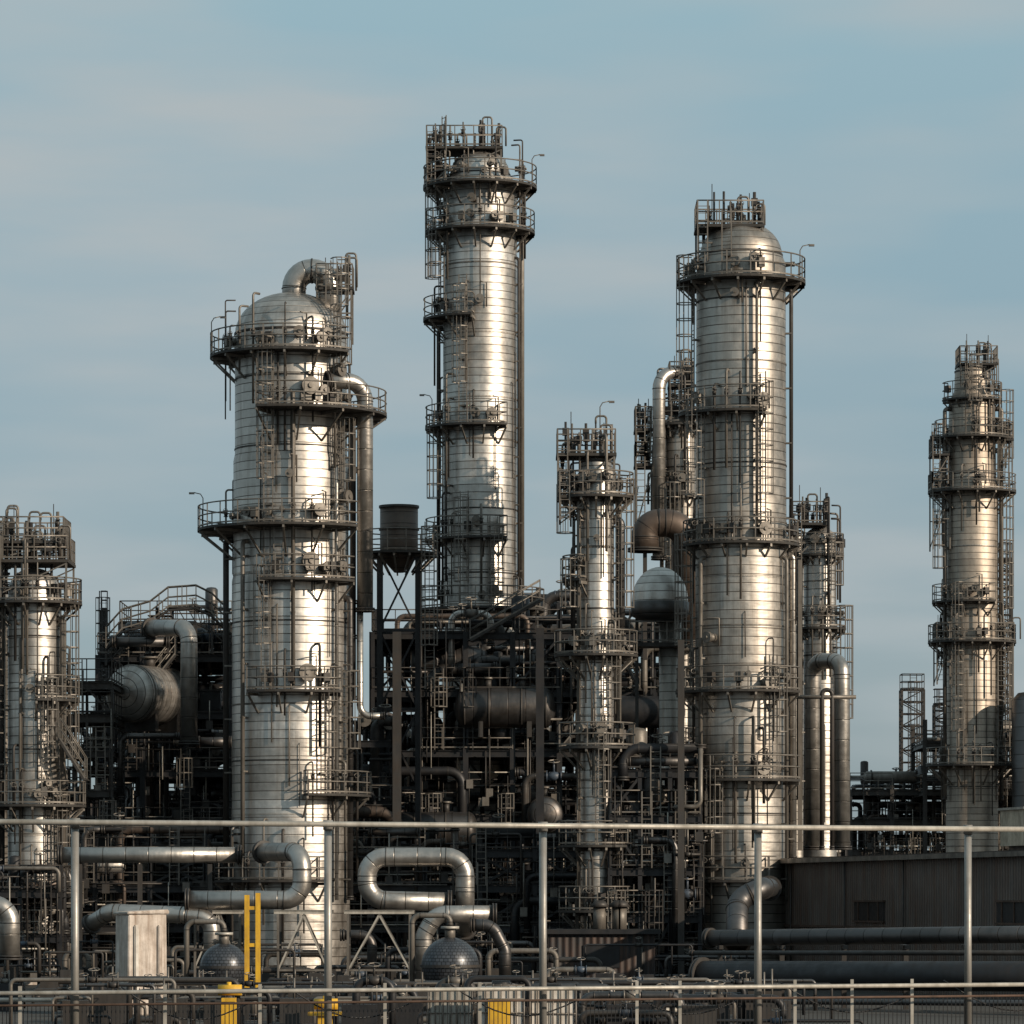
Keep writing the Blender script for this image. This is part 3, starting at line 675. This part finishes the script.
mast(912, 22, 690, 285); mast(1003, 16, 560, 275); mast(104, 5, 610, 235); mast(941, 14, 705, 280)
T = Thing('storage_tank', Pt(1030, 700, 262)); T['shell'].lathe([(S(20, 262), 0), (S(20, 262), Z(700, 262)), (S(14, 262), Z(693, 262)), (.01, Z(691, 262))], c=(X(1032, 262), 62, 0), n=40, mat='clad_dark'); T.done()

def building(name, x0, x1, y0, y1, h, mat='siding_dark', roof='dark', vents=4, seed=2):
    R_ = random.Random(seed); T = Thing(name, ((x0+x1)/2, (y0+y1)/2, 0)); cx, cy = (x0+x1)/2, (y0+y1)/2
    T['walls'].box((cx, cy, h/2), (x1-x0, y1-y0, h), mat); T['roof'].box((cx, cy, h+.1), (x1-x0+.5, y1-y0+.5, .2), roof)
    for i in range(vents):
        x = R_.uniform(x0+1, x1-1); T['roof_vents'].tube([(x, y0+2, h+.2), (x, y0+2, h+1.2)], .3, 12, 'galv'); T['roof_vents'].tube([(x, y0+2, h+1.2), (x, y0+2, h+1.5)], [.5, .2], 12, 'mid')
    n = int((x1-x0)/4)
    for i in range(n):
        x = x0+(i+.5)*(x1-x0)/n
        T['windows'].box((x, y0-.02, h*.6), (1.6, .1, 1.0), 'dark'); T['downpipes'].tube([(x+1.8, y0-.1, 0), (x+1.8, y0-.1, h)], .06, 6, 'mid')
    T.done()
building('process_hall', X(-120, 250), X(848, 250), 50, 62, Z(800, 250), vents=12)
building('control_building', X(-60, 215), X(330, 215), 24, 30, Z(840, 215), vents=6, seed=5)
building('equipment_shed', X(548, 178), X(655, 178), -22, -18, Z(934, 178), mat='siding_dark', vents=3, seed=6)

# right-hand rusty warehouse (receding wall)
A = Vector((X(780, 190), -10, 0)); B = Vector((X(1100, 150), -50, 0)); h = Z(862, 190)
T = Thing('corrugated_warehouse', A); w = T['walls']; dirn = (B-A).normalized(); nrm = Vector((-dirn.y, dirn.x, 0))
if nrm.x < 0: nrm = -nrm
L = (B-A).length; ang = math.atan2(dirn.y, dirn.x); c = (A+B)/2+nrm*12
w.box(c+Vector((0, 0, h/2)), (L, 24, h), 'siding', ang)
T['roof'].box(c+Vector((0, 0, h+.08)), (L+.6, 24.6, .16), 'mid', ang)
T['roof'].beam(A-nrm*.34+Vector((0, 0, h+.02)), B-nrm*.34+Vector((0, 0, h+.02)), .12, .2, 'galv')
def onwall(t, z, o=.03): return A+dirn*t*L-nrm*o+Vector((0, 0, z))
for t in (.33, .78):
    T['windows'].box(onwall(t, 3.5, .0), (4.2, .1, .8), 'dark', ang); T['windows'].box(onwall(t, 3.05, .03), (4.4, .16, .08), 'rust', ang); T['windows'].box(onwall(t, 3.95, .03), (4.4, .16, .08), 'rust', ang)
    for k in (-1.4, 0, 1.4): T['windows'].box(onwall(t, 3.5, .05)+dirn*k, (.08, .1, .8), 'rust', ang)
for t in [i/5+.05 for i in range(5)]:
    T['downpipes'].tube([onwall(t, 0, .1), onwall(t, h-.1, .1)], .04, 6, 'mid')
T['girt'].beam(onwall(0, 2.8, .05), onwall(1, 2.8, .05), .1, .1, 'rust')
T.done()
T = Thing('rooftop_cabinet', onwall(.6, h+.2)); p = onwall(.6, 0, -3.6)
T['body'].box(p+Vector((0, 0, h+1.2)), (3.0, 2.0, 1.5), 'cream', ang); T['lid'].box(p+Vector((0, 0, h+2.0)), (3.2, 2.2, .1), 'galv_light', ang); T['feet'].box(p+Vector((0, 0, h+.3)), (2.6, 1.4, .3), 'mid', ang); T.done()

T = Thing('transfer_pipeline', Pt(760, 935, 165)); b = T['pipe']
b.route([Pt(775, 888, 176)+Vector((0, 4, 0)), Pt(775, 888, 166)+Vector((-.5, 0, 0)), Pt(737, 900, 166), Pt(737, 945, 164)], S(11, 166), 'clad_dark', 24, .9)
b.route([Pt(708, 938, 153), Pt(1150, 933, 138)], S(8.5, 146), 'clad_dark', 24)
b.route([Pt(700, 975, 150), Pt(1150, 977, 136)], S(15, 143), 'dark', 24)
b.route([Pt(690, 953, 151), Pt(1150, 953, 137)], S(2.5, 145), 'mid', 10)
b.route([Pt(690, 1001, 146), Pt(1150, 1004, 132)], S(3, 140), 'clad_dark', 10)
for px in range(720, 1100, 62):
    dd = 153-15*(px-708)/442
    T['supports'].ibeam(Vector((X(px, dd), dd-200, 0)), Vector((X(px, dd), dd-200, Z(946, dd))), .18, mat='mid'); T['supports'].beam(Vector((X(px, dd), dd-201, Z(947, dd))), Vector((X(px, dd), dd-198.5, Z(947, dd))), .15, .15, 'mid')
T.done()

# ------------------------------------------------------------------ foreground pipework
d1 = 176
T = Thing('flare_header_pipe', Pt(150, 856, d1)); b = T['pipe']
b.route([Pt(58, 855, d1), Pt(242, 855, d1)], S(8, d1), 'clad_pipe', 24)
for px in (80, 140, 210):
    T['supports'].ibeam((X(px, d1), d1-200, 0), (X(px, d1), d1-200, Z(864, d1)), .2, mat='mid')
T.done()
T = Thing('expansion_loop_pipe', Pt(300, 880, 172)); b = T['pipe']; d = 172
b.route([Pt(185, 900, d), Pt(302, 900, d), Pt(302, 852, d), Pt(262, 852, d+3)], S(9.5, d), 'clad_pipe', 24, .95)
b.route([Pt(90, 925, d+2), Pt(110, 912, d+1), Pt(185, 915, d), Pt(212, 918, d), Pt(212, 965, d)], S(8.5, d), 'clad_pipe', 24, 1.0); T.done()
T = Thing('expansion_loop_pipe', Pt(410, 880, 172)); b = T['pipe']
b.route([Pt(452, 902, d), Pt(367, 900, d), Pt(367, 857, d), Pt(465, 857, d), Pt(465, 905, d), Pt(465, 930, d+3)], S(9.5, d), 'clad_pipe', 24, 1.0)
b.route([Pt(497, 914, d-3), Pt(436, 914, d-3), Pt(424, 935, d-3), Pt(424, 985, d-3)], S(8.5, d), 'clad_pipe', 24, 1.0)
b.route([Pt(470, 925, d-4), Pt(492, 925, d-4), Pt(505, 950, d-4), Pt(505, 985, d-4)], S(6, d), 'clad_dark', 20, 1.2)
b.route([Pt(340, 935, d), Pt(372, 935, d), Pt(372, 985, d)], S(5, d), 'clad_dark', 20, 1.2); T.done()
T = Thing('elbow_pipe', Pt(5, 905, 168)); T['pipe'].route([Pt(-40, 905, 168), Pt(10, 905, 168), Pt(10, 960, 168)], S(10, 168), 'clad_pipe', 24, .9); T.done()
def trestle(px0, px1, py, d):
    T = Thing('pipe_support_trestle', (X((px0+px1)/2, d), d-200, 0)); b = T['frame']; zt = Z(py, d)
    for dy in (0, 1.6):
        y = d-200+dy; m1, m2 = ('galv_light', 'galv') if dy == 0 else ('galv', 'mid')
        b.ibeam((X(px0-4, d), y, zt), (X(px1+4, d), y, zt), .14, .16, m1)
        for p in (px0, px1): b.beam((X(p, d), y, 0), (X(p, d), y, zt-.09), .1, .1, m2)
        pm = (px0+px1)/2
        b.beam((X(px0, d), y, zt*.3), (X(pm, d), y, zt-.12), .07, .07, m1); b.beam((X(px1, d), y, zt*.3), (X(pm, d), y, zt-.12), .07, .07, m1)
        b.beam((X(px0, d), y, zt*.3), (X(px1, d), y, zt*.3), .07, .08, m2)
    for p in (px0, px1): b.beam((X(p, d), d-200, zt*.6), (X(p, d), d-198.4, zt*.6), .07, .07, 'galv')
    T.done()
trestle(278, 328, 912, 168); trestle(348, 410, 912, 168); trestle(195, 240, 912, 176)

def sphere_vessel(px, py, rp, d):
    T = Thing('spherical_accumulator', Pt(px, py, d)); r = S(rp, d); p = Pt(px, py, d)
    T['shell'].lathe([(r*math.sin(math.pi*i/20), -r*math.cos(math.pi*i/20)) for i in range(21)], c=p, n=40, mat='jacket')
    T['band'].ring((p.x, p.y, 0), r*.98, r*1.04, p.z, .1, 'mid', 40)
    for a in (45, 135, 225, 315):
        ca, sa = math.cos(math.radians(a))*r*.8, math.sin(math.radians(a))*r*.8
        T['legs'].tube([(p.x+ca, p.y+sa, 0), (p.x+ca, p.y+sa, p.z)], .07, 8, 'mid')
    T['nozzle'].tube([p+Vector((0, 0, r*.9)), p+Vector((0, 0, r+.4))], .2, 12, 'galv'); T['nozzle'].tube([p+Vector((0, 0, r+.3)), p+Vector((0, 0, r+.4))], .35, 12, 'galv_light')
    T['nozzle'].route([p+Vector((0, 0, r+.3)), p+Vector((0, 0, r+.8)), p+Vector((-1.4, 0, r+.8)), p+Vector((-1.4, 0, -1))], .1, 'galv', 10)
    T.done()
sphere_vessel(224, 967, 24, 150); sphere_vessel(450, 966, 29, 148)

def bevbox(name, c, s_, mat, bev=.06, slope=0):
    me = bpy.data.meshes.new(name); bm = bmesh.new(); bmesh.ops.create_cube(bm, size=1)
    for v in bm.verts:
        v.co.x *= s_[0]; v.co.y *= s_[1]; v.co.z *= s_[2]
        if v.co.z > 0: v.co.z += slope*v.co.x; v.co.x *= .97
    bmesh.ops.bevel(bm, geom=bm.edges[:], offset=bev, segments=2, affect='EDGES'); bm.to_mesh(me); bm.free()
    me.materials.append(MATS[mat]); o = bpy.data.objects.new(name, me); o.location = c; sc.collection.objects.link(o); return o
T = Thing('concrete_pier', (X(141, 140), -60, 0)); e = T.done(); e.rotation_euler[2] = math.radians(28)
hh = Z(914, 140); wd = S(54, 140)*.78
for nm, c, s_, m_, sl in (('block', (0, 0, hh/2), (wd, 1.2, hh), 'concrete', .05), ('plinth', (0, 0, .15), (wd+.5, 1.8, .3), 'concrete', 0), ('side_rib', (-wd*.3, -.63, hh*.46), (.16, .14, hh*.86), 'white', 0), ('side_rib_2', (wd*.3, -.63, hh*.46), (.16, .14, hh*.86), 'concrete', 0), ('cap', (0, 0, hh+.06), (wd+.12, 1.35, .12), 'concrete', .05)):
    o = bevbox(nm, c, s_, m_, .03, sl); o.parent = e
T = Thing('yellow_lifting_post', Pt(252, 950, 135)); b = T['post']
for px in (247, 258): b.ibeam((X(px, 135), -65, 0), (X(px, 135), -65, Z(895 if px == 247 else 893, 135)), .16, mat='yellow')
for py in (908, 945, 982): b.beam((X(247, 135), -65, Z(py, 135)), (X(258, 135), -65, Z(py, 135)), .1, .12, 'yellow')
T.done()
for px, py, w_ in ((229, 990, 9), (325, 1004, 22)):
    T = Thing('yellow_pump_skid', Pt(px, py, 110)); b = T['body']; x = X(px, 110); y = -90
    b.box((x, y, Z(py+6, 110)-.1), (S(w_*1.5, 110), .6, .1), 'yellow'); b.tube([(x-.3, y, Z(py, 110)), (x+.35, y, Z(py, 110))], .15, 14, 'yellow')
    b.tube([(x, y, Z(py, 110)), (x, y, Z(py-8, 110))], .07, 8, 'yellow'); b.box((x, y, Z(py+6, 110)/2-.1), (.4, .4, max(.1, Z(py+6, 110)-.1)), 'yellow'); T.done()
def ibc(px0, px1, py0, d, mat='white', door='yellow'):
    x0, x1 = X(px0, d), X(px1, d); h = Z(py0, d); T = Thing('chemical_tote_tank', ((x0+x1)/2, d-200, 0)); c = (x0+x1)/2
    T['body'].box((c, d-199.4, h/2), (x1-x0-.1, 1.1, h-.15), mat)
    for i in range(7):
        x = x0+(x1-x0)*i/6; T['cage'].tube([(x, d-200, 0), (x, d-200, h)], .02, 5, 'galv')
    for k in range(5):
        z = h*(k+.5)/4.6; T['cage'].tube([(x0, d-200, z), (x1, d-200, z)], .02, 5, 'galv')
    if door: T['label'].box((c-.05, d-200.06, h*.55), (.6, .04, .7), door)
    T['lid'].tube([(c, d-199.4, h-.08), (c, d-199.4, h+.08)], .25, 14, 'mid'); T.done()
ibc(478, 524, 984, 109); ibc(530, 576, 987, 110, 'white', None); ibc(428, 472, 987, 111, 'galv_light', None)

# ------------------------------------------------------------------ perimeter pipe fence
T = Thing('perimeter_fence', (0, -100, 0)); b = T['rails']
def fd(px): return 95+10*px/1024
def FP(px, z): dd = fd(px); return Vector((X(px, dd), dd-200, z))
for z, r, m_ in ((5.85, .07, 'galv_light'), (1.79, .055, 'galv_light'), (1.5, .03, 'rust')):
    b.tube([FP(-300, z), FP(1300, z)], r, 12, m_)
for px in (-178, 75, 328, 543, 758, 968, 1180):
    T['posts'].tube([FP(px, 0), FP(px, 5.78)], .095, 14, 'post_galv'); T['posts'].tube([FP(px, 5.72), FP(px, 5.96)], .12, 14, 'post_galv')
    T['posts'].box(FP(px, .05), (.4, .4, .1), 'mid')
px = -300
while px < 1300:
    T['pickets'].tube([FP(px, 0), FP(px, 1.5+.02*rnd.random())], .014, 4, 'dark', False); px += 4.2
for px in (-60, 20, 165, 260, 385, 480, 637, 680, 795, 852, 912, 1040, 1120):
    T['short_posts'].beam(FP(px, 0), FP(px, 1.95), .08, .08, 'galv_light')
for k in range(6):
    a = FP(120+k*165, 1.9); c = FP(120+k*165+130, 1.5); pts = []
    for i in range(10):
        f = i/9; p = a.lerp(c, f); p.z -= 1.0*math.sin(math.pi*f)*.6; p.y += .3; pts.append(p)
    T['cables'].tube(pts, .02, 5, 'dark')
T.done()

# low yard pipework near the bottom edge
R_ = random.Random(77)
T = Thing('yard_pipework', (0, -45, 0)); b = T['pipes']
for k in range(190):
    dd = R_.uniform(112, 185); px = R_.uniform(-20, 720); zmax = CAMZ-78*dd/K if dd < 165 else 2.6
    z = R_.uniform(.3, max(.5, min(2.2, zmax))); r = R_.choice([.04, .05, .06, .09, .12]); m_ = R_.choice(['clad_dark', 'mid', 'galv', 'mid', 'dark', 'dark'])
    x = X(px, dd); y = dd-200; Lx = R_.uniform(1.0, 5)
    b.route([(x, y, .1), (x, y, z), (x+Lx, y, z), (x+Lx, y, .1)], r, m_, 10, 1.4, flanges=r > .1)
    if R_.random() < .6: b.valve((x+Lx/2, y, z), 'x', min(.13, max(.08, r)), R_.choice(['mid', 'galv', 'blue', 'dark']))
    if R_.random() < .5:
        xx = x+R_.uniform(0, 3); b.box((xx, y, .5), (R_.uniform(.4, 1.2), .6, 1.0), R_.choice(['dark', 'mid', 'mid'])); b.tube([(xx, y, 1), (xx, y, z+.4)], .03, 5, 'galv')
b.route([Pt(-60, 1000, 140), Pt(430, 1000, 140), Pt(430, 1010, 138), Pt(700, 1010, 138)], .08, 'galv_light', 10)
T.done()

me = bpy.data.meshes.new('ground'); s_ = 4000
me.from_pydata([(-s_, -400, 0), (s_, -400, 0), (s_, s_*1.5, 0), (-s_, s_*1.5, 0)], [], [(0, 1, 2, 3)]); me.materials.append(MATS['ground'])
sc.collection.objects.link(bpy.data.objects.new('ground', me))

SUN_EL = 20; SUN_AZ = 54
w = bpy.data.worlds.new('World'); sc.world = w; w.use_nodes = True; nt = w.node_tree; L = nt.links.new
bg = nt.nodes['Background']
sky = N(nt, 'ShaderNodeTexSky', sky_type='NISHITA'); sky.sun_disc = False; sky.sun_elevation = math.radians(SUN_EL)
a = math.radians(SUN_AZ)
sd = Vector((math.sin(a), -math.cos(a), math.tan(math.radians(SUN_EL)))).normalized()
sky.sun_rotation = math.atan2(sd.x, sd.y)
sky.air_density = 1.0; sky.dust_density = 1.5; sky.ozone_density = 2.0
tc = N(nt, 'ShaderNodeTexCoord'); G = tc.outputs['Generated']
sep = N(nt, 'ShaderNodeSeparateXYZ'); L(G, sep.inputs[0])
vf = ramp(nt, sep.outputs['Z'], .02, (.6, .6, .6), .22, (.9, .9, .9))
vc = ramp(nt, sep.outputs['Z'], .02, (.31, .43, .51), .22, (.38, .565, .64))
vc = mixc(nt, 1.0, vc, (10, 10, 10), 'MULTIPLY')
c = mixc(nt, vf, sky.outputs[0], vc)
n1 = noise(nt, mapping(nt, G, (6, 6, 30)), 1.0, 3, .45)
n2 = noise(nt, mapping(nt, G, (14, 14, 80)), 1.0, 4, .5)
cm = ramp(nt, n1, .38, (0, 0, 0), .62, (.9, .9, .9))
cm2 = ramp(nt, n2, .3, (.45, .45, .45), .7, (1, 1, 1))
cm = mixc(nt, 1.0, cm, cm2, 'MULTIPLY')
c = mixc(nt, cm, c, (5.1, 5.65, 5.85))
L(c, bg.inputs['Color']); bg.inputs['Strength'].default_value = .085
sun = bpy.data.lights.new('sun', 'SUN'); sun.energy = 5.0; sun.angle = math.radians(.5); sun.color = (1, .85, .67)
so = bpy.data.objects.new('sun', sun); so.rotation_euler = (-sd).to_track_quat('-Z', 'Y').to_euler(); sc.collection.objects.link(so)

cam = bpy.data.cameras.new('camera'); cam.sensor_width = 36; cam.lens = 36*K/1024; cam.shift_y = (HOR-512)/1024; cam.clip_end = 12000; cam.clip_start = 1
co = bpy.data.objects.new('camera', cam); co.location = (0, -200, CAMZ); co.rotation_euler = (math.pi/2, 0, 0); sc.collection.objects.link(co); sc.camera = co
sc.view_settings.view_transform = 'Standard'; sc.view_settings.look = 'None'; sc.view_settings.exposure = 0
